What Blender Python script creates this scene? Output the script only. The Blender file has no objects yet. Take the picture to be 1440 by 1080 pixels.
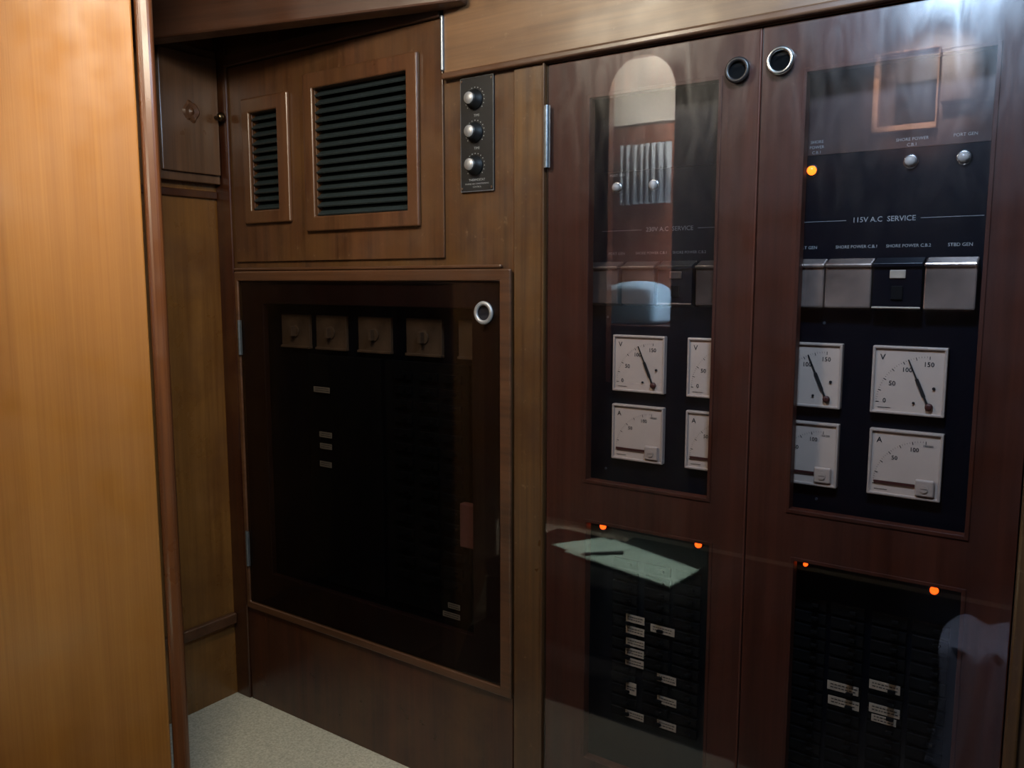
import bpy, bmesh, math, random
from mathutils import Vector, Matrix
random.seed(4)
SC=bpy.context.scene
SC.view_settings.view_transform='Standard'
SC.view_settings.look='None'
COL=bpy.context.collection

# ------------------------------------------------------------------ materials
def lin(c):
    r=[]
    for v in c:
        v=v/255.0
        r.append(v/12.92 if v<=0.04045 else ((v+0.055)/1.055)**2.4)
    return (r[0],r[1],r[2],1.0)

def base(name):
    m=bpy.data.materials.new(name); m.use_nodes=True
    nt=m.node_tree; b=nt.nodes['Principled BSDF']
    return m,nt,b

def plain(name,c,rough=0.5,metal=0.0,bump=0.0,bscale=80,spec=0.5,vary=0.12):
    m,nt,b=base(name)
    tc=nt.nodes.new('ShaderNodeTexCoord')
    n=nt.nodes.new('ShaderNodeTexNoise'); n.inputs['Scale'].default_value=bscale; n.inputs['Detail'].default_value=4
    nt.links.new(tc.outputs['Object'],n.inputs['Vector'])
    r=nt.nodes.new('ShaderNodeValToRGB')
    L=lin(c)
    r.color_ramp.elements[0].position=0.3; r.color_ramp.elements[1].position=0.7
    r.color_ramp.elements[0].color=(L[0]*(1-vary),L[1]*(1-vary),L[2]*(1-vary),1)
    r.color_ramp.elements[1].color=(min(1,L[0]*(1+vary)),min(1,L[1]*(1+vary)),min(1,L[2]*(1+vary)),1)
    nt.links.new(n.outputs['Fac'],r.inputs['Fac']); nt.links.new(r.outputs['Color'],b.inputs['Base Color'])
    b.inputs['Roughness'].default_value=rough; b.inputs['Metallic'].default_value=metal
    b.inputs['Specular IOR Level'].default_value=spec
    if bump>0:
        bp=nt.nodes.new('ShaderNodeBump'); bp.inputs['Strength'].default_value=bump; bp.inputs['Distance'].default_value=0.004
        nt.links.new(n.outputs['Fac'],bp.inputs['Height']); nt.links.new(bp.outputs['Normal'],b.inputs['Normal'])
    return m

def wood(name,dark,light,rough=0.38,axis='Z',stretch=14,fine=70,coat=0.3,patch=None,pmin=0.45,pmax=0.7,spec=0.5,crough=0.2,scuff=0.0):
    m,nt,b=base(name)
    N=nt.nodes.new; K=nt.links.new
    tc=N('ShaderNodeTexCoord')
    def mp(s,l):
        mm=N('ShaderNodeMapping')
        sc=[s,s,s]; sc['XYZ'.index(axis)]=l
        mm.inputs['Scale'].default_value=sc
        K(tc.outputs['Object'],mm.inputs['Vector']); return mm
    m1=mp(stretch,0.7); m2=mp(fine,1.6)
    n1=N('ShaderNodeTexNoise'); n1.inputs['Scale'].default_value=1; n1.inputs['Detail'].default_value=6; n1.inputs['Distortion'].default_value=0.6
    n2=N('ShaderNodeTexNoise'); n2.inputs['Scale'].default_value=1; n2.inputs['Detail'].default_value=8; n2.inputs['Roughness'].default_value=0.7
    K(m1.outputs[0],n1.inputs['Vector']); K(m2.outputs[0],n2.inputs['Vector'])
    a=N('ShaderNodeMath'); a.operation='MULTIPLY_ADD'; a.inputs[1].default_value=0.5
    h=N('ShaderNodeMath'); h.operation='MULTIPLY'; h.inputs[1].default_value=0.5
    K(n2.outputs['Fac'],h.inputs[0]); K(n1.outputs['Fac'],a.inputs[0]); K(h.outputs[0],a.inputs[2])
    r=N('ShaderNodeValToRGB'); r.color_ramp.elements[0].position=0.38; r.color_ramp.elements[1].position=0.62
    r.color_ramp.elements[0].color=lin(dark); r.color_ramp.elements[1].color=lin(light)
    K(a.outputs[0],r.inputs['Fac'])
    outc=r.outputs['Color']
    if patch:
        mp3=N('ShaderNodeMapping'); mp3.inputs['Location'].default_value=(3.1,1.7,0.4)
        K(tc.outputs['Object'],mp3.inputs['Vector'])
        n3=N('ShaderNodeTexNoise'); n3.inputs['Scale'].default_value=3.2; n3.inputs['Detail'].default_value=8; n3.inputs['Roughness'].default_value=0.62
        K(mp3.outputs[0],n3.inputs['Vector'])
        mr=N('ShaderNodeMapRange'); mr.inputs['From Min'].default_value=pmin; mr.inputs['From Max'].default_value=pmax
        mr.inputs['To Max'].default_value=0.8
        K(n3.outputs['Fac'],mr.inputs['Value'])
        mx=N('ShaderNodeMix'); mx.data_type='RGBA'; mx.blend_type='MIX'
        K(mr.outputs[0],mx.inputs['Factor']); K(outc,mx.inputs['A']); mx.inputs['B'].default_value=lin(patch)
        outc=mx.outputs['Result']
    if scuff>0:
        n5=N('ShaderNodeTexNoise'); n5.inputs['Scale'].default_value=38; n5.inputs['Detail'].default_value=9; n5.inputs['Roughness'].default_value=0.75
        K(tc.outputs['Object'],n5.inputs['Vector'])
        m5=N('ShaderNodeMapRange'); m5.inputs['From Min'].default_value=0.61; m5.inputs['From Max'].default_value=0.71; m5.inputs['To Max'].default_value=scuff
        K(n5.outputs['Fac'],m5.inputs['Value'])
        mx=N('ShaderNodeMix'); mx.data_type='RGBA'; mx.blend_type='MIX'
        K(m5.outputs[0],mx.inputs['Factor']); K(outc,mx.inputs['A']); mx.inputs['B'].default_value=lin((150,122,92))
        outc=mx.outputs['Result']
    K(outc,b.inputs['Base Color'])
    n4=N('ShaderNodeTexNoise'); n4.inputs['Scale'].default_value=9; n4.inputs['Detail'].default_value=6
    K(tc.outputs['Object'],n4.inputs['Vector'])
    rr=N('ShaderNodeMapRange'); rr.inputs['From Min'].default_value=0.3; rr.inputs['From Max'].default_value=0.7
    rr.inputs['To Min'].default_value=rough*0.75; rr.inputs['To Max'].default_value=min(1,rough*1.45)
    K(n4.outputs['Fac'],rr.inputs['Value']); K(rr.outputs[0],b.inputs['Roughness'])
    b.inputs['Coat Weight'].default_value=coat; b.inputs['Coat Roughness'].default_value=crough
    b.inputs['Specular IOR Level'].default_value=spec
    bp=N('ShaderNodeBump'); bp.inputs['Strength'].default_value=0.2; bp.inputs['Distance'].default_value=0.002
    K(a.outputs[0],bp.inputs['Height']); K(bp.outputs['Normal'],b.inputs['Normal'])
    return m

def emis(name,c,s,basec=None):
    m,nt,b=base(name)
    b.inputs['Base Color'].default_value=lin(basec or c)
    b.inputs['Emission Color'].default_value=lin(c); b.inputs['Emission Strength'].default_value=s
    b.inputs['Roughness'].default_value=0.25
    return m

def glassmat(name,refl=0.035,haze=0.02,tint=(0.90,0.90,0.92,1),hr=0.36,topglare=1.0):
    m=bpy.data.materials.new(name); m.use_nodes=True
    nt=m.node_tree; nt.nodes.clear(); N=nt.nodes.new; K=nt.links.new
    out=N('ShaderNodeOutputMaterial'); tr=N('ShaderNodeBsdfTransparent'); tr.inputs[0].default_value=tint
    g=N('ShaderNodeBsdfGlossy'); g.inputs['Roughness'].default_value=0.012
    g2=N('ShaderNodeBsdfGlossy'); g2.inputs['Roughness'].default_value=hr
    lw=N('ShaderNodeLayerWeight'); lw.inputs['Blend'].default_value=0.5
    pw=N('ShaderNodeMath'); pw.operation='POWER'; pw.inputs[1].default_value=5
    ma=N('ShaderNodeMath'); ma.operation='MULTIPLY_ADD'; ma.inputs[1].default_value=0.6; ma.inputs[2].default_value=refl
    K(lw.outputs['Facing'],pw.inputs[0]); K(pw.outputs[0],ma.inputs[0])
    tc=N('ShaderNodeTexCoord'); mp=N('ShaderNodeMapping'); mp.inputs['Scale'].default_value=(14,14,4.5); mp.inputs['Rotation'].default_value=(0,0.9,0)
    no=N('ShaderNodeTexNoise'); no.inputs['Scale'].default_value=1.2; no.inputs['Detail'].default_value=8; no.inputs['Distortion'].default_value=1.8
    K(tc.outputs['Object'],mp.inputs['Vector']); K(mp.outputs[0],no.inputs['Vector'])
    mr=N('ShaderNodeMapRange'); mr.inputs['From Min'].default_value=0.40; mr.inputs['From Max'].default_value=0.70
    mr.inputs['To Min'].default_value=haze*0.5; mr.inputs['To Max'].default_value=haze*2.0
    K(no.outputs['Fac'],mr.inputs['Value'])
    sx=N('ShaderNodeSeparateXYZ'); K(tc.outputs['Object'],sx.inputs[0])
    zr=N('ShaderNodeMapRange'); zr.inputs['From Min'].default_value=1.45; zr.inputs['From Max'].default_value=1.92
    zr.inputs['To Min'].default_value=1.0; zr.inputs['To Max'].default_value=topglare  # smear haze boosted towards the top to build up the lamp glare
    K(sx.outputs['Z'],zr.inputs['Value'])
    mm=N('ShaderNodeMath'); mm.operation='MULTIPLY'; K(mr.outputs[0],mm.inputs[0]); K(zr.outputs[0],mm.inputs[1])
    x1=N('ShaderNodeMixShader'); x2=N('ShaderNodeMixShader')
    K(ma.outputs[0],x1.inputs[0]); K(tr.outputs[0],x1.inputs[1]); K(g.outputs[0],x1.inputs[2])
    K(mm.outputs[0],x2.inputs[0]); K(x1.outputs[0],x2.inputs[1]); K(g2.outputs[0],x2.inputs[2])
    K(x2.outputs[0],out.inputs['Surface'])
    return m

M={}
M['wall']=wood('wood_brown',(52,32,18),(84,53,29),patch=(100,70,36),pmin=0.42,pmax=0.72,scuff=0.35)
M['vent']=wood('wood_vent_panel',(56,33,19),(84,52,30),patch=(92,62,33),pmin=0.44,pmax=0.7,scuff=0.3)
M['ventframe']=wood('wood_vent_frame',(62,37,23),(92,58,36),rough=0.32,patch=(84,57,34),coat=0.4,scuff=0.25)
M['red']=wood('wood_red_dark',(44,21,12),(70,35,19),rough=0.33,patch=(84,54,26),pmin=0.46,pmax=0.72)
M['door']=wood('wood_door_red',(54,25,16),(80,39,25),rough=0.45,coat=0.0,spec=0.3)
M['amber']=wood('wood_amber',(66,42,22),(98,67,34),rough=0.36,stretch=26,patch=(62,37,20),pmin=0.42,pmax=0.62,scuff=0.3)
M['fascia']=wood('wood_fascia',(84,56,32),(118,83,51),rough=0.46,axis='X',coat=0.5,crough=0.33,patch=(76,48,28),pmin=0.46,pmax=0.68,scuff=0.3)
M['mould']=wood('wood_moulding',(62,38,23),(92,59,37),rough=0.38,axis='X')
M['honey']=wood('wood_honey',(142,92,38),(160,107,47),rough=0.5,stretch=18,fine=190,coat=0.08)
M['post']=wood('wood_post',(76,42,22),(108,64,34),rough=0.34,stretch=26)
M['side']=wood('wood_side',(100,64,29),(130,88,43),rough=0.3,stretch=12,patch=(86,52,25),pmin=0.48,pmax=0.72)
M['locker']=wood('wood_locker',(68,47,32),(98,69,48),rough=0.36)
M['beam']=wood('wood_beam',(54,32,21),(75,46,31),rough=0.40,axis='X',coat=0.2)
M['inner']=wood('wood_inner',(38,18,13),(54,27,19),rough=0.4)
M['reflbrown']=wood('wood_reflection_brown',(44,24,18),(60,33,24),rough=0.4)  # brown of cabin wood mirrored in the pane, painted onto the right upper panel
M['black']=plain('black_panel',(8,10,18),0.3,spec=0.3)
M['blackm']=plain('black_matte',(6,6,7),0.75,spec=0.15)
M['knobm']=plain('knob_black',(16,16,17),0.45)
M['slat']=plain('slat_dark',(37,44,45),0.36)
M['void']=plain('void_dark',(6,6,7),0.9,spec=0.1)
M['cup']=plain('pull_cup_grey',(58,56,62),0.5)
M['white']=plain('meter_white',(176,154,138),0.35,vary=0.03)
M['face']=plain('meter_face',(194,170,152),0.6,vary=0.02,bscale=20)
M['ink']=plain('ink_black',(15,14,14),0.6)
M['redink']=plain('needle_red',(70,30,24),0.5)
M['let']=plain('lettering_pale',(140,140,138),0.6)
M['chrome']=plain('chrome',(190,190,190),0.25,metal=1.0)
M['silver']=plain('silver_matte',(170,168,168),0.45,metal=0.6)
M['darkring']=plain('dark_ring',(30,24,23),0.4,metal=0.2)
M['brass']=plain('brass_dark',(100,84,62),0.3,metal=1.0)
M['steel']=plain('steel_hinge',(120,125,130),0.4,metal=0.8,bump=0.2)
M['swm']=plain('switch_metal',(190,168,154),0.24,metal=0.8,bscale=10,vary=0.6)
M['swd']=plain('switch_metal_dim',(78,66,60),0.35,metal=0.5,bscale=12,vary=0.5)  # same switch metal, colour darkened for the dimmer left board
M['beige']=plain('switch_beige',(104,81,62),0.45,vary=0.45,bscale=14)
M['tag']=plain('label_tag',(165,148,128),0.5)
M['carpet']=plain('carpet',(186,178,157),0.95,bump=0.8,bscale=150,spec=0.1,vary=0.22)
M['floor_mask']=plain('floor_mask_dark',(20,17,16),0.95,bump=0.6,bscale=150,spec=0.05)
M['ceil']=plain('ceiling_paint',(205,203,192),0.7)
M['orange']=emis('lamp_orange',(255,75,15),4.0,(255,120,30))
M['amberlamp']=emis('lamp_amber',(255,105,22),5.0)
M['lens']=plain('lamp_lens',(170,160,150),0.15,vary=0.05)
M['pane']=glassmat('clear_pane',0.048,0.008,topglare=1.6)
M['paneglare']=glassmat('hazy_glare_pane',0.050,0.008,topglare=6.0,hr=0.26)  # right door pane, extra top haze carries the glare
M['pane2']=glassmat('darkened_pane',0.03,0.006,(0.66,0.66,0.67,1))  # tint lowered so the cabinet interior reads darker
M['paper']=plain('paper_pale',(168,188,172),0.7,vary=0.04)
M['curt']=plain('curtain_grey',(128,138,146),0.8)
M['pillow']=plain('pillow_blue',(160,200,228),0.8)
M['cloth']=plain('cloth_blue',(92,98,116),0.9,bump=0.4)
M['upholst']=plain('seat_fabric',(14,11,10),0.95,spec=0.05)
M['latch']=plain('latch_red',(136,82,72),0.5)
M['pinkwood']=wood('wood_pink_gloss',(186,136,108),(214,164,132),rough=0.4,axis='X')
M['cabin']=wood('wood_cabin_red',(98,56,42),(124,76,56),rough=0.4,axis='X')

# ------------------------------------------------------------------ mesh helpers
def box(bm,x0,x1,y0,y1,z0,z1,mi=0):
    r=bmesh.ops.create_cube(bm,size=1)
    vs=r['verts']
    for v in vs:
        v.co=Vector(((x0+x1)/2+v.co.x*(x1-x0),(y0+y1)/2+v.co.y*(y1-y0),(z0+z1)/2+v.co.z*(z1-z0)))
    fs=set()
    for v in vs:
        for f in v.link_faces: fs.add(f)
    for f in fs: f.material_index=mi
    return vs
def cyl(bm,c,r,depth,axis='Y',seg=24,r2=None,mi=0):
    rr=bmesh.ops.create_cone(bm,cap_ends=True,segments=seg,radius1=r,radius2=r if r2 is None else r2,depth=depth)
    vs=rr['verts']
    if axis=='Y': R=Matrix.Rotation(math.radians(90),3,'X')
    elif axis=='X': R=Matrix.Rotation(math.radians(90),3,'Y')
    else: R=Matrix.Identity(3)
    fs=set()
    for v in vs:
        v.co=R@v.co+Vector(c)
        for f in v.link_faces: fs.add(f)
    for f in fs: f.material_index=mi
    return vs
def lathe(bm,c,prof,seg=32,mi=0,closed=False):
    rings=[]
    for (r,h) in prof:
        ring=[]
        for i in range(seg):
            a=2*math.pi*i/seg
            ring.append(bm.verts.new((c[0]+r*math.cos(a),c[1]-h,c[2]+r*math.sin(a))))
        rings.append(ring)
    n=len(rings)
    for k in range(n if closed else n-1):
        A=rings[k];B=rings[(k+1)%n]
        for i in range(seg):
            f=bm.faces.new((A[i],A[(i+1)%seg],B[(i+1)%seg],B[i])); f.material_index=mi; f.smooth=True
    if not closed:
        f=bm.faces.new(rings[-1]); f.material_index=mi
        f=bm.faces.new(list(reversed(rings[0]))); f.material_index=mi

def slabbm(outer,holes,y0,y1):
    bm=bmesh.new()
    xs=sorted(set([outer[0],outer[1]]+[h[0] for h in holes]+[h[1] for h in holes]))
    zs=sorted(set([outer[2],outer[3]]+[h[2] for h in holes]+[h[3] for h in holes]))
    vd={}
    def V(i,j):
        if (i,j) not in vd: vd[(i,j)]=bm.verts.new((xs[i],y0,zs[j]))
        return vd[(i,j)]
    for i in range(len(xs)-1):
        for j in range(len(zs)-1):
            cx=(xs[i]+xs[i+1])/2; cz=(zs[j]+zs[j+1])/2
            if any(h[0]<cx<h[1] and h[2]<cz<h[3] for h in holes): continue
            bm.faces.new((V(i,j),V(i+1,j),V(i+1,j+1),V(i,j+1)))
    r=bmesh.ops.extrude_face_region(bm,geom=bm.faces[:])
    for g in r['geom']:
        if isinstance(g,bmesh.types.BMVert): g.co.y=y1
    bmesh.ops.recalc_face_normals(bm,faces=bm.faces[:])
    return bm

def empty(name,loc,label,cat,group=None):
    o=bpy.data.objects.new(name,None); COL.objects.link(o); o.location=loc; o.empty_display_size=0.05
    o['label']=label; o['category']=cat
    if group: o['group']=group
    return o
def wpos(o):
    v=Vector((0,0,0))
    while o: v=v+Vector(o.location); o=o.parent
    return v
def fin(name,bm,mats,parent=None,origin=None,bevel=0.0,seg=2,smooth=False,label=None,cat=None,kind=None,group=None):
    if origin is None:
        if parent is not None: origin=wpos(parent)
        else:
            xs=[v.co for v in bm.verts]
            origin=Vector(((min(c.x for c in xs)+max(c.x for c in xs))/2,(min(c.y for c in xs)+max(c.y for c in xs))/2,min(c.z for c in xs)))
    origin=Vector(origin)
    for v in bm.verts: v.co-=origin
    me=bpy.data.meshes.new(name); 
    if smooth:
        for f in bm.faces: f.smooth=True
    bm.to_mesh(me); bm.free()
    if not isinstance(mats,(list,tuple)): mats=[mats]
    for m in mats: me.materials.append(M[m])
    o=bpy.data.objects.new(name,me); COL.objects.link(o)
    if parent is not None:
        o.parent=parent; o.location=origin-wpos(parent)
    else: o.location=origin
    if bevel>0:
        b=o.modifiers.new('bevel','BEVEL'); b.width=bevel; b.segments=seg; b.limit_method='ANGLE'; b.angle_limit=math.radians(40)
    if label: o['label']=label
    if cat: o['category']=cat
    if kind: o['kind']=kind
    if group: o['group']=group
    return o

def text_bm(items,y,bold=0.0):
    bm=bmesh.new()
    for (s,x,z,size,al) in items:
        c=bpy.data.curves.new('tmp','FONT'); c.body=s; c.size=size; c.align_x=al; c.align_y='CENTER'; c.resolution_u=2; c.offset=bold*size
        o=bpy.data.objects.new('tmp',c); COL.objects.link(o)
        bpy.context.view_layer.update()
        me=bpy.data.meshes.new_from_object(o.evaluated_get(bpy.context.evaluated_depsgraph_get()))
        me.transform(Matrix.Translation((x,y,z))@Matrix.Rotation(math.radians(90),4,'X'))
        bm.from_mesh(me)
        bpy.data.objects.remove(o); bpy.data.curves.remove(c); bpy.data.meshes.remove(me)
    return bm
def copy_tree(o,loc,parent=None):
    n=o.copy(); COL.objects.link(n); n.parent=parent; n.location=loc
    for ch in o.children:
        c2=ch.copy(); COL.objects.link(c2); c2.parent=n; c2.location=ch.location
        for g in ch.children:
            g2=g.copy(); COL.objects.link(g2); g2.parent=c2; g2.location=g.location
    return n
def bx(x0,x1,y0,y1,z0,z1):
    bm=bmesh.new(); box(bm,x0,x1,y0,y1,z0,z1); return bm
def screw(parent,x,y,z,mat='steel',r=0.003):
    bm=bmesh.new(); cyl(bm,(x,y-0.001,z),r,0.002,'Y',12)
    box(bm,x-r*0.8,x+r*0.8,y-0.0024,y-0.002,z-0.0004,z+0.0004,1)
    return fin('screw',bm,[mat,'ink'],parent,origin=(x,y,z))

# ------------------------------------------------------------------ room shell
S='structure'
fin('floor',bx(-3.1,1.2,-3.1,0.3,-0.05,0.0),'carpet',kind=S)
fin('ceiling',bx(-2.56,1.2,-1.15,0.30,2.46,2.50),'ceil',kind=S)
fin('ceiling_raised',bx(-3.1,1.2,-3.1,-1.15,3.0,3.05),'ceil',kind=S).name='ceiling.001'
VS=(-2.30,-2.165,1.728,2.037); VB=(-1.998,-1.618,1.697,2.076)
LOWHOLE=(-2.402,-1.298,0.368,1.502); TALL=(-1.163,-0.099,0.10,2.031)
fin('wall_back',slabbm((-2.5,1.2,0,2.46),[VS,VB,LOWHOLE,TALL],0.0,0.02),'wall',kind=S)
fin('wall_cavity',bx(-2.5,1.2,0.30,0.34,0,2.46),'void',kind=S).name='wall_behind'
fin('wall_left',bx(-2.56,-2.50,-1.62,0.30,0,2.46),'side',kind=S)
fin('wall_left_rear',bx(-3.1,-3.04,-3.1,-1.62,0,3.0),'side',kind=S).name='wall_left.001'
fin('wall_right',bx(1.2,1.25,-3.1,0.0,0,3.0),'side',kind=S)
AC,AR,AS=-2.205,0.205,2.55
bm=slabbm((-3.1,1.2,0,3.0),[(AC-AR,AC+AR,0.9,AS+AR)],-2.66,-2.6)
for sgn in (-1,1):
    prev=None
    for i in range(9):
        a=math.radians(90*i/8)
        px_,pz_=AC+sgn*AR*math.cos(a),AS+AR*math.sin(a)
        if prev:
            vs=[bm.verts.new((prev[0],-2.601,prev[1])),bm.verts.new((px_,-2.601,pz_)),bm.verts.new((AC+sgn*AR,-2.601,AS+AR))]
            bm.faces.new(vs)
        prev=(px_,pz_)
fin('wall_front',bm,'red',kind=S)
fin('wall_front_cabin',bx(-2.75,-1.8,-3.06,-3.0,0.0,3.0),'cabin',kind=S).name='wall_front.001'

fin('trim_1',slabbm((-2.405,-1.495,1.563,2.195),[VS,VB],-0.008,-0.0005),'vent',bevel=0.002,kind=S)
fin('trim_2',bx(-1.487,1.2,-0.012,-0.0005,2.052,2.455),'fascia',bevel=0.002,kind=S)
fin('trim_3',bx(-1.49,1.2,-0.022,-0.0005,2.034,2.051),'mould',bevel=0.005,seg=3,kind=S)
fin('trim_4',bx(-1.262,-1.172,-0.006,-0.0005,0.0,2.033),'amber',bevel=0.002,kind=S)
fin('trim_5',bx(-2.42,-1.266,-0.005,-0.0005,0.0,0.346),'red',bevel=0.002,kind=S)
fin('trim_6',bx(-2.498,-2.424,-0.012,-0.0005,0.0,2.26),'red',bevel=0.004,kind=S)
fin('trim_7',bx(-1.171,-1.165,-0.014,-0.0005,0.0,2.033),'amber',bevel=0.002,kind=S)
fin('trim_8',bx(-0.097,-0.075,-0.016,-0.0005,0.0,2.033),'amber',bevel=0.004,kind=S)
fin('trim_9',bx(-2.42,-1.30,-0.012,-0.0005,1.534,1.543),'mould',bevel=0.003,kind=S)
fin('trim_14',bx(-1.494,-1.484,-0.020,-0.0005,2.056,2.20),'steel',bevel=0.004,kind=S)
o=fin('trim_10',bx(-0.75,0.36,-0.03,0.03,2.210,2.46),'beam',origin=(0,0,2.210),bevel=0.006,kind=S)
o.location=(-1.75,-0.118,2.210); o.rotation_euler=(0,0,math.atan2(0.26,0.95))
fin('trim_11',bx(-2.499,-2.475,-1.3,-0.014,0.272,0.312),'mould',bevel=0.006,seg=3,kind=S)
fin('trim_12',bx(-2.499,-2.488,-1.3,-0.014,1.775,1.80),'red',bevel=0.003,kind=S)
fin('trim_15',bx(-2.42,-1.496,-0.020,-0.0005,2.197,2.235),'beam',bevel=0.004,kind=S)

def diag(name,s0,s1,t0,t1,z0,z1,mat,bev,seg=2,org=(-1.950,-0.564)):
    d=Vector((-0.5,-0.866)); n=Vector((0.866,-0.5))
    bm=bmesh.new(); box(bm,s0,s1,t0,t1,z0,z1)
    for v in bm.verts:
        p=Vector(org)+d*v.co.x+n*v.co.y; v.co.x=p.x; v.co.y=p.y
    bmesh.ops.recalc_face_normals(bm,faces=bm.faces[:])
    return fin(name,bm,mat,bevel=bev,seg=seg,kind=S)
diag('door_1',0.047,1.0,-0.02,0.018,0.004,2.455,'honey',0.004)
diag('trim_13',0.0,0.041,-0.03,0.026,0.002,2.455,'post',0.014,4)

# ------------------------------------------------------------------ wall locker
lk=empty('wall_locker',(-2.46,-0.12,1.82),'dark wooden wall locker with carved rosette and brass knob','locker')
fin('body',bx(-2.4995,-2.465,-0.245,-0.016,1.822,2.252),'locker',lk,bevel=0.003)
ld=fin('door',bx(-2.4645,-2.452,-0.235,-0.022,1.85,2.225),'locker',lk,bevel=0.003)
bm=bmesh.new()
n=48
bk=[bm.verts.new((-2.452,-0.125+(0.024+0.008*abs(math.cos(2*a)))*math.cos(a),2.043+(0.028+0.010*abs(math.sin(2*a+0.6)))*math.sin(a))) for a in [2*math.pi*i/n for i in range(n)]]
fr=[bm.verts.new((-2.446,-0.125+(0.018+0.007*abs(math.cos(2*a)))*math.cos(a),2.043+(0.022+0.008*abs(math.sin(2*a+0.6)))*math.sin(a))) for a in [2*math.pi*i/n for i in range(n)]]
cc=[bm.verts.new((-2.449,-0.125+0.010*math.cos(a),2.043+0.012*math.sin(a))) for a in [2*math.pi*i/n for i in range(n)]]
top=bm.verts.new((-2.443,-0.125,2.043))
for i in range(n):
    j=(i+1)%n
    bm.faces.new((bk[i],bk[j],fr[j],fr[i])); bm.faces.new((fr[i],fr[j],cc[j],cc[i])); bm.faces.new((cc[i],cc[j],top))
bmesh.ops.recalc_face_normals(bm,faces=bm.faces[:])
fin('rosette',bm,'mould',ld,label='carved wooden rosette')
bm=bmesh.new()
lathe(bm,(0,0,0),[(0.006,0),(0.006,0.018),(0.010,0.022),(0.015,0.028),(0.015,0.034),(0.009,0.040),(0.001,0.041)],20)
for v in bm.verts:
    x,y,z=v.co; v.co=Vector((-2.452-y,-0.035+x,2.037+z))
bmesh.ops.recalc_face_normals(bm,faces=bm.faces[:])
fin('knob',bm,'brass',ld,smooth=True,label='dark brass knob')

# ------------------------------------------------------------------ vents
def vent(R,O,label,n):
    e=empty('louvred_vent',((O[0]+O[1])/2,-0.01,O[2]),label,'vent',group='louvred ventilation grilles')
    fin('frame',slabbm(O,[R],-0.022,-0.0085),'ventframe',e,bevel=0.005,seg=3)
    bm=bmesh.new()
    h=(R[3]-R[2])/n
    for i in range(n):
        z=R[2]+h*(i+0.5)
        vs=box(bm,R[0]+0.001,R[1]-0.001,-0.015,0.019,z-0.003,z+0.003)
        Rm=Matrix.Rotation(math.radians(36),3,'X')
        for v in vs:
            p=Rm@Vector((0,v.co.y,v.co.z-z)); v.co.y=p.y+0.002; v.co.z=z+p.z
    fin('louvres',bm,'slat',e,bevel=0.0012)
    return e
vent(VB,(-2.04,-1.575,1.652,2.122),'large square wood-framed vent with black louvres',15)
vent(VS,(-2.338,-2.112,1.686,2.084),'narrow wood-framed vent with dark louvres',12)

# ------------------------------------------------------------------ thermostat control panel
th=empty('thermostat_panel',(-1.381,0,1.736),'black metal control plate with three round knobs','control panel')
fin('plate',bx(-1.436,-1.326,-0.006,0.0,1.736,2.031),'knobm',th,bevel=0.001)
fin('edging',slabbm((-1.436,-1.326,1.736,2.031),[(-1.434,-1.328,1.738,2.029)],-0.0066,-0.006),'steel',th)
for z in (1.973,1.889,1.804):
    bm=bmesh.new(); lathe(bm,(-1.387,-0.006,z),[(0.026,0),(0.026,0.004),(0.021,0.007),(0.019,0.024),(0.0165,0.027),(0.001,0.027)],28)
    k=fin('knob',bm,'knobm',th,origin=(-1.387,-0.006,z))
    bm=bmesh.new(); lathe(bm,(-1.387,-0.033,z),[(0.0155,0),(0.0150,0.0015),(0.001,0.0018)],24)
    fin('knob_cap',bm,'silver',k,label='silver cap')
bm=text_bm([('TIME',-1.381,1.932,0.009,'CENTER'),('TIME',-1.381,1.848,0.009,'CENTER'),('THERMOSTAT',-1.381,1.766,0.0085,'CENTER'),('MARINE AIR CONDITIONING',-1.381,1.756,0.006,'CENTER'),('CONTROL',-1.381,1.748,0.006,'CENTER')],-0.0066)
for z in (1.973,1.889,1.804):
    for i in range(15):
        a=math.radians(-40+i*18.5); r=0.031
        x=-1.387+r*math.cos(a); zz=z+r*math.sin(a)
        box(bm,x-0.0012,x+0.0012,-0.0067,-0.0062,zz-0.0012,zz+0.0012)
fin('lettering',bm,'let',th)
for (x,z) in ((-1.43,2.022),(-1.332,2.022),(-1.43,1.745),(-1.332,1.745)): screw(th,x,-0.006,z,'chrome')

# ------------------------------------------------------------------ small makers
def ring(parent,x,z,yf,r=0.029,mat='chrome',cup='void',w=0.0045):
    bm=bmesh.new()
    prof=[]
    for i in range(10):
        a=2*math.pi*i/10; prof.append((r-w+(w+0.0005)*math.cos(a),0.003+0.005*math.sin(a)))
    lathe(bm,(x,yf,z),prof,36,closed=True)
    cyl(bm,(x,yf+0.002,z),r-w-0.001,0.002,'Y',32,mi=1)
    return fin('pull_ring',bm,[mat,cup],parent,origin=(x,yf,z),label='round finger pull with dark rim' if mat=='darkring' else 'round finger pull with metal rim')
def hinge(parent,x,z0,z1,y=-0.008):
    bm=bmesh.new(); cyl(bm,(x,y-0.004,(z0+z1)/2),0.005,z1-z0,'Z',14)
    for k in (0.25,0.5,0.75):
        cyl(bm,(x,y-0.004,z0+(z1-z0)*k),0.0056,0.003,'Z',14,mi=0)
    box(bm,x-0.010,x+0.008,y-0.001,y+0.001,z0,z1)
    return fin('hinge',bm,'steel',parent,origin=(x,y,z0),label='grey metal butt hinge')

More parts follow.
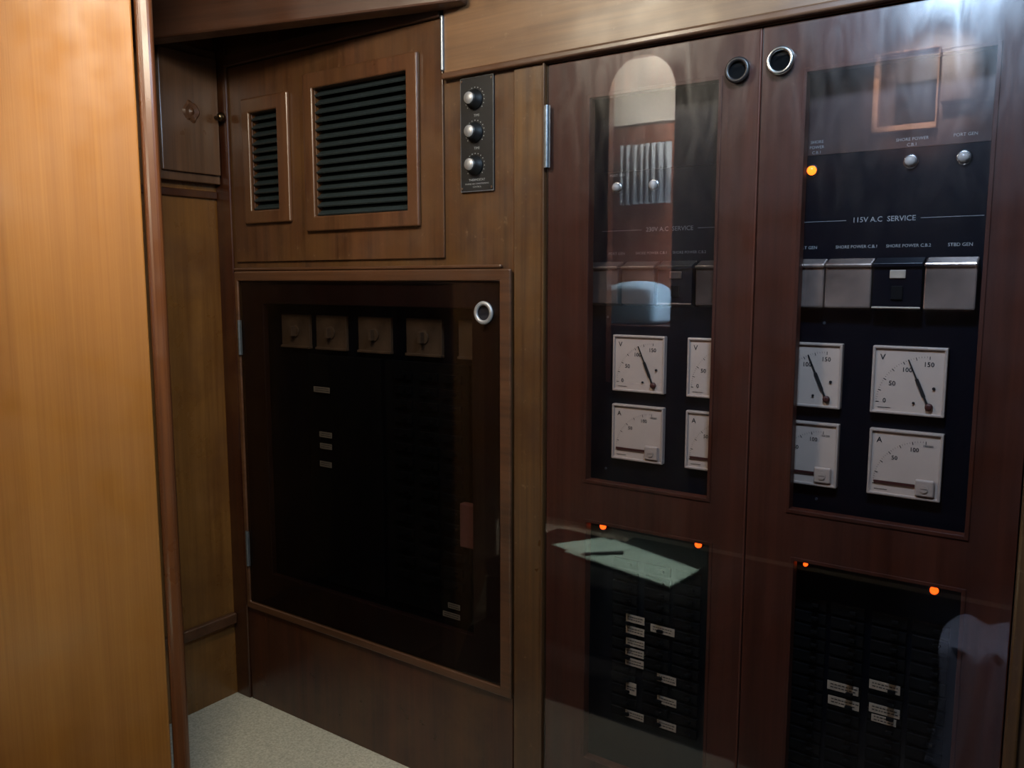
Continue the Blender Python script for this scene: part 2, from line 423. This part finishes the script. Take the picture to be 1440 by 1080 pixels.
# ------------------------------------------------------------------ tall cabinet doors
def tall(x0,x1,holes,rx,rz,label,rm,hx,pm):
    e=empty('electrical_cabinet_door',((x0+x1)/2,0,0.10),label,'cabinet door',group='tall glazed switchboard doors')
    fin('frame',slabbm((x0,x1,0.105,2.029),holes,0.0,0.026),'door',e,bevel=0.004,seg=3)
    p=fin('pane',bx(x0+0.002,x1-0.002,-0.009,-0.004,0.12,2.024),pm,e,label='clear glossy acrylic sheet')
    ring(p,rx,rz,-0.010,mat=rm,r=0.027 if rm=='darkring' else 0.029)
    if hx: hinge(e,hx,1.78,1.93,-0.012)
    for h in holes:
        b=0.008
        fin('bead',slabbm((h[0]-b,h[1]+b,h[2]-b,h[3]+b),[h],-0.0025,0.0),'door',e,bevel=0.001)
    return e
OL=[(-1.042,-0.719,1.0,1.935),(-1.040,-0.710,0.25,0.889)]
OR=[(-0.530,-0.190,1.005,1.925),(-0.515,-0.188,0.25,0.891)]
tall(-1.161,-0.627,OL,-0.674,1.947,'tall dark red wooden switchboard door with clear sheet, dark pull hole','darkring',-1.156,'pane')
tall(-0.624,-0.101,OR,-0.583,1.953,'tall dark red wooden switchboard door with clear sheet, chrome pull ring','chrome',None,'paneglare')

# ------------------------------------------------------------------ meters (built once, copied)
MS=0.141
def make_meter(kind,parent,x,z,y):
    o0=Vector((x,y,z))
    bm=slabbm((x,x+MS,z,z+MS),[(x+0.006,x+MS-0.006,z+0.006,z+MS-0.006)],y-0.016,y)
    o=fin(kind,bm,'white',parent,origin=o0,bevel=0.002,label='white square panel '+kind)
    fin('dial',bx(x+0.005,x+MS-0.005,y-0.0115,y-0.001,z+0.005,z+MS-0.005),'face',o,origin=o0)
    px,pz=x+0.77*MS,z+0.17*MS
    def P(r,deg): a=math.radians(deg); return (px+r*MS*math.cos(a),pz+r*MS*math.sin(a))
    it=[]
    if kind=='voltmeter':
        it=[('V',x+0.14*MS,z+0.83*MS,0.017,'CENTER')]
        for s,a,r in (('0',178,0.58),('50',150,0.56),('100',121,0.57),('150',91,0.58)):
            q=P(r,a); it.append((s,q[0],q[1],0.0135,'CENTER'))
    else:
        it=[('A',x+0.14*MS,z+0.83*MS,0.016,'CENTER'),('50',x+0.36*MS,z+0.58*MS,0.012,'CENTER'),('100',x+0.62*MS,z+0.73*MS,0.012,'CENTER'),('150/200',x+0.80*MS,z+0.80*MS,0.006,'CENTER')]
    bm=text_bm(it,y-0.0122,0.012)
    for i in range(31):
        a=180-i*3; big=(i%5==0)
        r0,r1=(0.655,0.70) if big else (0.68,0.70)
        (ax,az),(bx_,bz)=P(r0,a),P(r1,a)
        w=0.0003 if not big else 0.0007
        t=Vector((-(bz-az),(bx_-ax))).normalized()*w
        vs=[bm.verts.new((ax+t.x,y-0.0122,az+t.y)),bm.verts.new((bx_+t.x,y-0.0122,bz+t.y)),bm.verts.new((bx_-t.x,y-0.0122,bz-t.y)),bm.verts.new((ax-t.x,y-0.0122,az-t.y))]
        bm.faces.new(vs)
    box(bm,x+0.1*MS,x+0.28*MS,y-0.0122,y-0.0118,z+0.085*MS,z+0.092*MS)
    fin('lettering',bm,'ink',o,origin=o0)
    bm=bmesh.new()
    if kind=='voltmeter':
        vs=box(bm,-0.0022,0.0022,-0.0016,0,-0.012,0.70*MS)
        for v in vs:
            if v.co.z>0.05: v.co.x*=0.5
        box(bm,-0.0032,0.0032,-0.002,0,0.12*MS,0.40*MS)
        for v in bm.verts:
            a=math.radians(23.5); X=v.co.x*math.cos(a)-v.co.z*math.sin(a); Z=v.co.x*math.sin(a)+v.co.z*math.cos(a)
            v.co=Vector((px+X,y-0.0135+v.co.y,pz+Z))
        fin('needle',bm,'ink',o,origin=o0)
        bm=bmesh.new(); lathe(bm,(px+0.003,y-0.0125,pz-0.004),[(0.0075,0),(0.007,0.005),(0.003,0.006),(0.001,0.006)],18)
        fin('pivot',bm,'redink',o,origin=o0)
        screw(o,px+0.010,y-0.0125,pz+0.034,'ink',0.0030); screw(o,px-0.026,y-0.0125,pz+0.002,'ink',0.0026)
    else:
        box(bm,x+0.09*MS,x+0.72*MS,y-0.015,y-0.0135,z+0.185*MS,z+0.222*MS)
        fin('needle',bm,'redink',o,origin=o0)
        oo=fin('pivot_cover',bx(x+0.66*MS,x+0.92*MS,y-0.020,y-0.012,z+0.06*MS,z+0.31*MS),'white',o,origin=o0,bevel=0.004,seg=3)
        screw(o,x+0.785*MS,y-0.020,z+0.18*MS,'white',0.008)
    return o

YP=0.064
def lamp(parent,x,z,mat,r=0.011,y=YP):
    bm=bmesh.new()
    lathe(bm,(x,y,z),[(r+0.004,0),(r+0.004,0.003),(r+0.001,0.006),(r,0.006)],24,0)
    lathe(bm,(x,y-0.005,z),[(r,0),(r*0.9,0.006),(r*0.55,0.010),(0.001,0.011)],24,1)
    return fin('indicator_lamp',bm,['darkring' if mat!='lens' else 'chrome',mat],parent,origin=(x,y,z),label='lit orange indicator lamp' if mat!='lens' else 'unlit clear indicator lamp')

def switch(parent,x0,x1,dark=False,y=YP,mt='swm'):
    bm=bmesh.new()
    z0,z1=1.438,1.548
    vs=box(bm,x0,x1,y-0.030,y,z0,z1)
    for v in vs:
        if v.co.y<y-0.01: 
            v.co.z+= -0.012 if v.co.z>1.5 else 0.006
    box(bm,x0-0.001,x1+0.001,y-0.036,y-0.004,z1-0.020,z1-0.012)
    if dark: 
        box(bm,x0+0.032,x0+0.062,y-0.0335,y-0.030,1.505,1.522,1)
        box(bm,x0,x1,y-0.033,y-0.030,z0+0.006,z0+0.010,1)
        box(bm,x0+0.036,x0+0.058,y-0.034,y-0.030,1.462,1.49,2)
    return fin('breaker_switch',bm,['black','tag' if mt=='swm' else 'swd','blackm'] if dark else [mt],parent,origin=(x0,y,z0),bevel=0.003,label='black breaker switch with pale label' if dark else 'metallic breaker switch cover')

def upper(x0,x1,topmat,label):
    e=empty('switchboard',((x0+x1)/2,YP,0.99),label,'switchboard',group='upper switchboards')
    fin('panel',bx(x0,x1,YP,YP+0.006,0.985,1.765),'black',e)
    fin('upper_panel',bx(x0,x1,YP,YP+0.006,1.766,1.96),topmat,e,label='dark upper panel')
    for (x,z) in ((x0+0.11,1.02),(x1-0.02,1.02),(x0+0.11,1.41),(x1-0.02,1.41),(x1-0.02,1.21)): screw(e,x,YP,z)
    return e
sr=upper(-0.60,-0.17,'reflbrown','black switchboard headed 115V A.C SERVICE with white meters')
sl=upper(-1.13,-0.66,'black','black switchboard headed 230V A.C SERVICE with white meters')
vm=make_meter('voltmeter',sr,-0.386,1.226,YP); am=make_meter('ammeter',sr,-0.384,1.052,YP)
for px_,par in ((-0.587,sr),(-0.997,sl),(-0.798,sl)):
    for src,z in ((vm,1.226),(am,1.052)):
        copy_tree(src,Vector((px_,YP,z))-wpos(par),par)
for x0,d in ((-0.580,0),(-0.485,0),(-0.390,1),(-0.294,0)): switch(sr,x0,x0+0.092,d)
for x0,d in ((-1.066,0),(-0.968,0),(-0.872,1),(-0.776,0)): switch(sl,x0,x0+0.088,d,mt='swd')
T=[('115V A.C  SERVICE',-0.382,1.626,0.0150,'CENTER'),('PORT GEN',-0.535,1.571,0.0095,'CENTER'),('SHORE POWER C.B.1',-0.432,1.571,0.0090,'CENTER'),('SHORE POWER C.B.2',-0.332,1.571,0.0090,'CENTER'),('STBD GEN',-0.238,1.571,0.0095,'CENTER')]
bm=text_bm(T,YP-0.0008,0.008); box(bm,-0.585,-0.455,YP-0.0008,YP-0.0002,1.6255,1.6265); box(bm,-0.312,-0.20,YP-0.0008,YP-0.0002,1.6255,1.6265)
fin('lettering',bm,'let',sr)
T=[('SHORE POWER',-0.336,1.782,0.0088,'CENTER'),('C.B.1',-0.336,1.771,0.0088,'CENTER'),('PORT GEN',-0.241,1.782,0.0088,'CENTER'),('SHORE',-0.522,1.793,0.0088,'CENTER'),('POWER',-0.522,1.782,0.0088,'CENTER'),('C.B.1',-0.522,1.771,0.0088,'CENTER')]
fin('lettering',text_bm(T,YP-0.0008),'let',sr)
T=[('230V A.C  SERVICE',-0.858,1.623,0.0150,'CENTER'),('PORT GEN',-0.998,1.567,0.0095,'CENTER'),('SHORE POWER C.B.1',-0.904,1.567,0.0090,'CENTER'),('SHORE POWER C.B.2',-0.806,1.567,0.0090,'CENTER'),('PORT GEN',-0.999,1.757,0.0088,'CENTER')]
bm=text_bm(T,YP-0.0008,0.004); box(bm,-1.04,-0.93,YP-0.0008,YP-0.0002,1.6225,1.6235); box(bm,-0.786,-0.70,YP-0.0008,YP-0.0002,1.6225,1.6235)
fin('lettering',bm,'steel',sl)
lamp(sr,-0.529,1.734,'amberlamp',0.010); lamp(sr,-0.336,1.738,'lens'); lamp(sr,-0.241,1.738,'lens')
lamp(sl,-0.999,1.728,'lens'); lamp(sl,-0.900,1.728,'lens')

# ------------------------------------------------------------------ breakers and tags
def breaker(parent,x,z,y=YP):
    bm=bmesh.new(); box(bm,x-0.035,x+0.035,y-0.010,y,z-0.012,z+0.012); 
    vs=box(bm,x+0.006,x+0.020,y-0.024,y-0.010,z-0.004,z+0.004,0)
    for v in vs:
        if v.co.y<y-0.02: v.co.z+=0.004
    return fin('circuit_breaker',bm,['blackm'],parent,origin=(x,y,z),bevel=0.0015)
def tag(parent,x,z,w=0.052,h=0.020,y=YP-0.010):
    bm=bmesh.new(); box(bm,x-w/2,x+w/2,y-0.0015,y,z-h/2,z+h/2)
    for k in (0.004,-0.003):
        xx=x-w*0.4
        while xx<x+w*0.38:
            l=random.uniform(0.003,0.007)
            box(bm,xx,xx+l,y-0.002,y-0.0015,z+k-0.001,z+k+0.001,1); xx+=l+0.002
    return fin('label_tag',bm,['tag','ink'],parent,origin=(x,y,z),label='small pale printed label')
def lower(x0,x1,cols,label,tags,lamps):
    e=empty('breaker_panel',((x0+x1)/2,YP,0.0),label,'breaker panel',group='lower breaker panels')
    fin('panel',bx(x0,x1,YP,YP+0.006,0.0,0.93),'black',e)
    src=None
    for c in cols:
        for i in range(14):
            z=0.78-i*0.031
            if src is None: src=breaker(e,c,z)
            else:
                n=src.copy(); COL.objects.link(n); n.parent=e; n.location=Vector((c,YP,z))-wpos(e)
    for t in tags: tag(e,*t)
    for l in lamps: lamp(e,l[0],l[1],'orange',l[2])
    return e
lower(-1.13,-0.66,(-0.955,-0.865,-0.785),'black breaker panel with pale labels and orange lamps',
  [(-0.923,0.639),(-0.923,0.608),(-0.922,0.576),(-0.923,0.549),(-0.923,0.522),(-0.847,0.629,0.065),(-0.931,0.450,0.03,0.032),(-0.920,0.379),(-0.833,0.503),(-0.831,0.445),(-0.830,0.380)],
  [(-1.022,0.867,0.0085),(-0.760,0.867,0.0085)])
lower(-0.60,-0.14,(-0.49,-0.41,-0.325,-0.245),'black breaker panel with paired pale labels and orange lamps',
  [(-0.412,0.604,0.066),(-0.409,0.570,0.066),(-0.327,0.631,0.062),(-0.325,0.578,0.062),(-0.325,0.556,0.05,0.016)],
  [(-0.505,0.869,0.005),(-0.244,0.865,0.0085)])

# ------------------------------------------------------------------ lower cabinet
lc=empty('fuse_cabinet',(-1.83,0,0.35),'square dark wooden fuse cabinet with clear glossy door','cabinet')
fin('moulding',slabbm((-2.415,-1.266,0.347,1.532),[(-2.397,-1.303,0.373,1.499)],-0.016,-0.0055),'mould',lc,bevel=0.005,seg=3)
fin('frame',slabbm((-2.400,-1.300,0.370,1.500),[(-2.29,-1.408,0.49,1.425)],0.001,0.022),'inner',lc,bevel=0.003)
p=fin('door',bx(-2.393,-1.306,-0.012,-0.007,0.377,1.495),'pane2',lc,label='clear acrylic door sheet tinted to darken the interior')
ring(p,-1.354,1.415,-0.013,r=0.031,mat='silver',cup='cup',w=0.0055)
hinge(lc,-2.392,1.25,1.368,-0.016); hinge(lc,-2.395,0.505,0.63,-0.016)
YL=0.06
fp=fin('fuse_panel',bx(-2.44,-1.27,YL,YL+0.006,0.42,1.47),'black',lc,origin=(-1.85,YL,0.46),label='black fuse panel with beige switches and small labels')
for x in (-2.255,-2.085,-1.893,-1.692,-1.492):
    bm=bmesh.new(); w=0.138
    box(bm,x,x+w,YL-0.012,YL,1.282,1.39)
    box(bm,x-0.001,x+w+0.001,YL-0.018,YL,1.279,1.287)
    cyl(bm,(x+w/2,YL-0.014,1.335),0.020,0.006,'Y',20)
    box(bm,x+w/2-0.006,x+w/2+0.006,YL-0.034,YL-0.014,1.318,1.352)
    fin('rotary_switch',bm,'beige',fp,origin=(x,YL,1.28),bevel=0.002,label='beige switch plate with toggle')
for x0,x1 in ((-2.13,-1.80),(-1.78,-1.455)):
    fin('fuse_board',bx(x0,x1,YL-0.014,YL-0.0005,0.50,1.262),'blackm',fp,bevel=0.003,label='raised black board')
src=None
for c in (-1.70,-1.60,-1.51):
    for i in range(15):
        z=1.22-i*0.044
        if src is None: src=breaker(fp,c,z,YL-0.0145)
        else:
            n=src.copy(); COL.objects.link(n); n.parent=fp; n.location=Vector((c,YL-0.0145,z))-wpos(fp)
for t in ((-2.05,1.15,0.075,0.018),(-2.037,1.003,0.058,0.018),(-2.037,0.965,0.055,0.018),(-2.040,0.905,0.055,0.018),(-1.505,0.545,0.045,0.016),(-1.515,0.515,0.065,0.016)):
    tag(fp,t[0],t[1],t[2],t[3],YL-0.026)
fin('latch_block',bx(-1.475,-1.412,0.025,0.05,0.735,0.865),'latch',fp,bevel=0.004,label='reddish wooden latch block')

# ------------------------------------------------------------------ things behind the viewer (seen as reflections)
fin('floor_mask',bx(-2.15,1.1,-2.5,-0.62,0.0,0.012),'floor_mask',bevel=0.004,label='added dark sheet over the carpet to darken floor reflections',cat='floor_mask')  # unseen dark sheet added to keep the bright carpet out of the reflections
e=empty('bench',(-1.65,-1.27,0.012),'low upholstered bench with dark wood base','bench')
fin('base',bx(-2.12,-1.05,-1.60,-1.02,0.0125,0.22),'upholst',e,bevel=0.01)
fin('cushion',bx(-2.12,-1.05,-1.60,-1.02,0.221,0.30),'upholst',e,bevel=0.02,seg=3)
np_=empty('notepad',(-1.6,-1.3,0.302),'pale green paper pad with folded page on the bench','notepad')
def sheet(name,c00,c10,c11,c01,zf,parent,th=0.004):
    bm=bmesh.new(); nx,ny=30,6; g=[]
    for i in range(nx+1):
        row=[]
        for j in range(ny+1):
            u=i/nx;v=j/ny
            p2=(Vector(c00)*(1-u)+Vector(c10)*u)*(1-v)+(Vector(c01)*(1-u)+Vector(c11)*u)*v
            row.append(bm.verts.new((p2.x,p2.y,zf(u,v))))
        g.append(row)
    for i in range(nx):
        for j in range(ny): bm.faces.new((g[i][j],g[i+1][j],g[i+1][j+1],g[i][j+1]))
    o=fin(name,bm,'paper',parent,smooth=True)
    md=o.modifiers.new('s','SOLIDIFY'); md.thickness=th; md.offset=-1
    return o
sheet('pad',(-1.86,-1.25),(-1.30,-1.12),(-1.28,-1.36),(-1.76,-1.52),lambda u,v:0.312,np_,0.010)
sheet('page',(-1.96,-1.30),(-1.72,-1.24),(-1.62,-1.45),(-1.82,-1.53),lambda u,v:0.3165+0.006*u**2,np_,0.003)
bm=bmesh.new(); cyl(bm,(0,0,0),0.007,0.17,'X',12); cyl(bm,(0.095,0,0),0.006,0.02,'X',12,0.001)
o=fin('pen',bm,'ink',origin=(0,0,0),label='black pen lying on the paper pad',cat='pen'); o.location=(-1.69,-1.30,0.330); o.rotation_euler=(0,0.0,2.4)
# curtain
bm=bmesh.new(); n=90; A=[];B=[]
for i in range(n+1):
    x=-2.52+0.34*i/n; y=-2.955+0.010*math.sin(i*0.55+0.8*math.sin(i*0.13))
    A.append(bm.verts.new((x,y,1.97))); B.append(bm.verts.new((x,y*1.0,2.33)))
for i in range(n): bm.faces.new((A[i],A[i+1],B[i+1],B[i]))
o=fin('curtain',bm,'curt',smooth=True,label='grey pleated curtain hanging on the cabin wall',cat='curtain')
o.modifiers.new('s','SOLIDIFY').thickness=0.003
fin('headliner_panel',bx(-2.70,-1.85,-2.9995,-2.985,2.46,2.99),'ceil',label='white painted panel above the curtain',cat='wall panel')
e=empty('berth',(-2.27,-2.85,0.0),'dark wooden upper berth shelf with support panel','berth')
fin('shelf',bx(-2.70,-1.85,-2.999,-2.70,1.18,1.24),'red',e,bevel=0.01)
fin('support',bx(-2.66,-1.89,-2.97,-2.74,0.0,1.18),'red',e,bevel=0.01)
bm=bmesh.new(); box(bm,-2.50,-2.16,-2.98,-2.74,1.241,1.50)
bmesh.ops.subdivide_edges(bm,edges=bm.edges[:],cuts=4,use_grid_fill=True)
for v in bm.verts:
    cx=(v.co.x+2.33)/0.17; cy=(v.co.y+2.86)/0.12
    f=1-0.22*(abs(cx)**3)*0.5-0.22*(abs(cy)**3)*0.4
    v.co.z=1.241+(v.co.z-1.241)*f
o=fin('pillow',bm,'pillow',smooth=True,label='pale blue pillow on the wooden berth',cat='pillow'); o.modifiers.new('s','SUBSURF').levels=1
e=empty('wall_cupboard',(-0.72,-2.57,2.2),'shiny light wooden wall cupboard with framed opening','cupboard')
fin('body',bx(-0.67,-0.44,-2.6,-2.50,2.30,2.53),'ventframe',e,bevel=0.004)
fin('frame',slabbm((-0.965,-0.685,2.20,2.56),[(-0.940,-0.69,2.225,2.555)],-2.55,-2.6),'pinkwood',e,bevel=0.002)
fin('inset',bx(-0.87,-0.70,-2.598,-2.58,2.235,2.42),'blackm',e)
e=empty('stool',(-0.2,-1.0,0.012),'small dark wooden four-legged stool','stool')
fin('seat',bx(-0.32,-0.08,-1.12,-0.86,0.40,0.43),'red',e,bevel=0.006)
for (x,y) in ((-0.305,-1.10),(-0.095,-1.10),(-0.305,-0.88),(-0.095,-0.88)):
    fin('leg',bx(x-0.012,x+0.012,y-0.012,y+0.012,0.0125,0.40),'red',e)
bm=bmesh.new(); n=36; g=[]
for i in range(n+1):
    row=[]
    for j in range(n+1):
        u=i/n; v=j/n
        s=v*0.66
        wd=0.19+0.03*math.sin(v*7)+0.06*v
        x=-0.21+wd*(u-0.5)
        if s<0.26: y=-1.10+s; z=0.440+0.010*math.sin(u*11+v*5)
        else: y=-0.835+0.018*math.sin(u*14+v*4); z=0.440-(s-0.26)
        z+=0.008
        row.append(bm.verts.new((x,y,z)))
    g.append(row)
for i in range(n):
    for j in range(n): bm.faces.new((g[i][j],g[i+1][j],g[i+1][j+1],g[i][j+1]))
o=fin('jacket',bm,'cloth',smooth=True,label='blue grey jacket cloth standing in for a reflected sleeve',cat='jacket'); o.modifiers.new('s','SOLIDIFY').thickness=0.006  # stands in for the viewer's jacket sleeve mirrored in the pane

# ------------------------------------------------------------------ lights
def area(name,loc,target,size,power,col,spread=180):
    l=bpy.data.lights.new(name,'AREA'); l.energy=power; l.size=size; l.color=col; l.spread=math.radians(spread)
    o=bpy.data.objects.new(name,l); COL.objects.link(o); o.location=loc
    o.rotation_euler=(Vector(target)-Vector(loc)).to_track_quat('-Z','Y').to_euler()
    return o
def spot(name,loc,target,power,col,ang=60,blend=0.6,r=0.04):
    l=bpy.data.lights.new(name,'SPOT'); l.energy=power; l.color=col; l.spot_size=math.radians(ang); l.spot_blend=blend; l.shadow_soft_size=r
    o=bpy.data.objects.new(name,l); COL.objects.link(o); o.location=loc
    o.rotation_euler=(Vector(target)-Vector(loc)).to_track_quat('-Z','Y').to_euler()
    return o
area('warm_ceiling_light',(-1.40,-0.98,2.43),(-1.75,-0.30,0.9),0.30,22,(1.0,0.88,0.68))
area('cool_ceiling_light',(-0.33,-0.74,2.41),(-0.30,-0.05,1.90),0.16,28,(0.50,0.73,1.0))
spot('leaf_light',(-0.9,-1.75,1.9),(-2.1,-0.9,1.15),20,(1.0,0.90,0.68),100,0.9,0.15)
spot('alcove_fill',(-0.95,-1.12,2.3),(-2.5,-0.10,1.45),24,(1.0,0.88,0.68),50,0.7,0.08)  # added fill spot brightening the side alcove, no fixture there
spot('bench_fill',(-1.60,-1.35,2.90),(-1.56,-1.32,0.3),950,(0.92,1.0,0.95),19,0.2)  # added spot without a fixture, makes the pad bright enough to reflect
def point(name,loc,pw,col,r=0.05):
    pt=bpy.data.lights.new(name,'POINT'); pt.energy=pw; pt.color=col; pt.shadow_soft_size=r
    o=bpy.data.objects.new(name,pt); COL.objects.link(o); o.location=loc
point('cabin_fill',(-1.90,-2.80,2.66),230,(1,0.96,0.88))  # unseen added light for the cabin mirrored in the pane
point('berth_fill',(-1.90,-2.72,1.62),60,(0.9,0.95,1.0))  # second added light, lifts the reflection of the pillow
spot('cupboard_fill',(-0.7,-1.7,2.8),(-0.75,-2.6,2.38),420,(1.0,0.90,0.84),32,0.6)  # added spot so the cupboard shows up in the pane
spot('stool_fill',(-0.15,-0.35,2.3),(-0.2,-0.84,0.22),330,(0.94,0.96,1.0),25,0.5)  # added spot aimed at the jacket cloth for its reflection
w=bpy.data.worlds.new('w'); SC.world=w; w.use_nodes=True
w.node_tree.nodes['Background'].inputs[0].default_value=(0.55,0.6,0.7,1); w.node_tree.nodes['Background'].inputs[1].default_value=0.02

# ------------------------------------------------------------------ camera
c=bpy.data.cameras.new('camera'); c.lens=29.35; c.sensor_width=36; c.clip_start=0.02
o=bpy.data.objects.new('camera',c); COL.objects.link(o); o.location=(0,-1.803,1.5)
o.rotation_euler=(math.radians(90-7.04),0,math.radians(35.2)); SC.camera=o
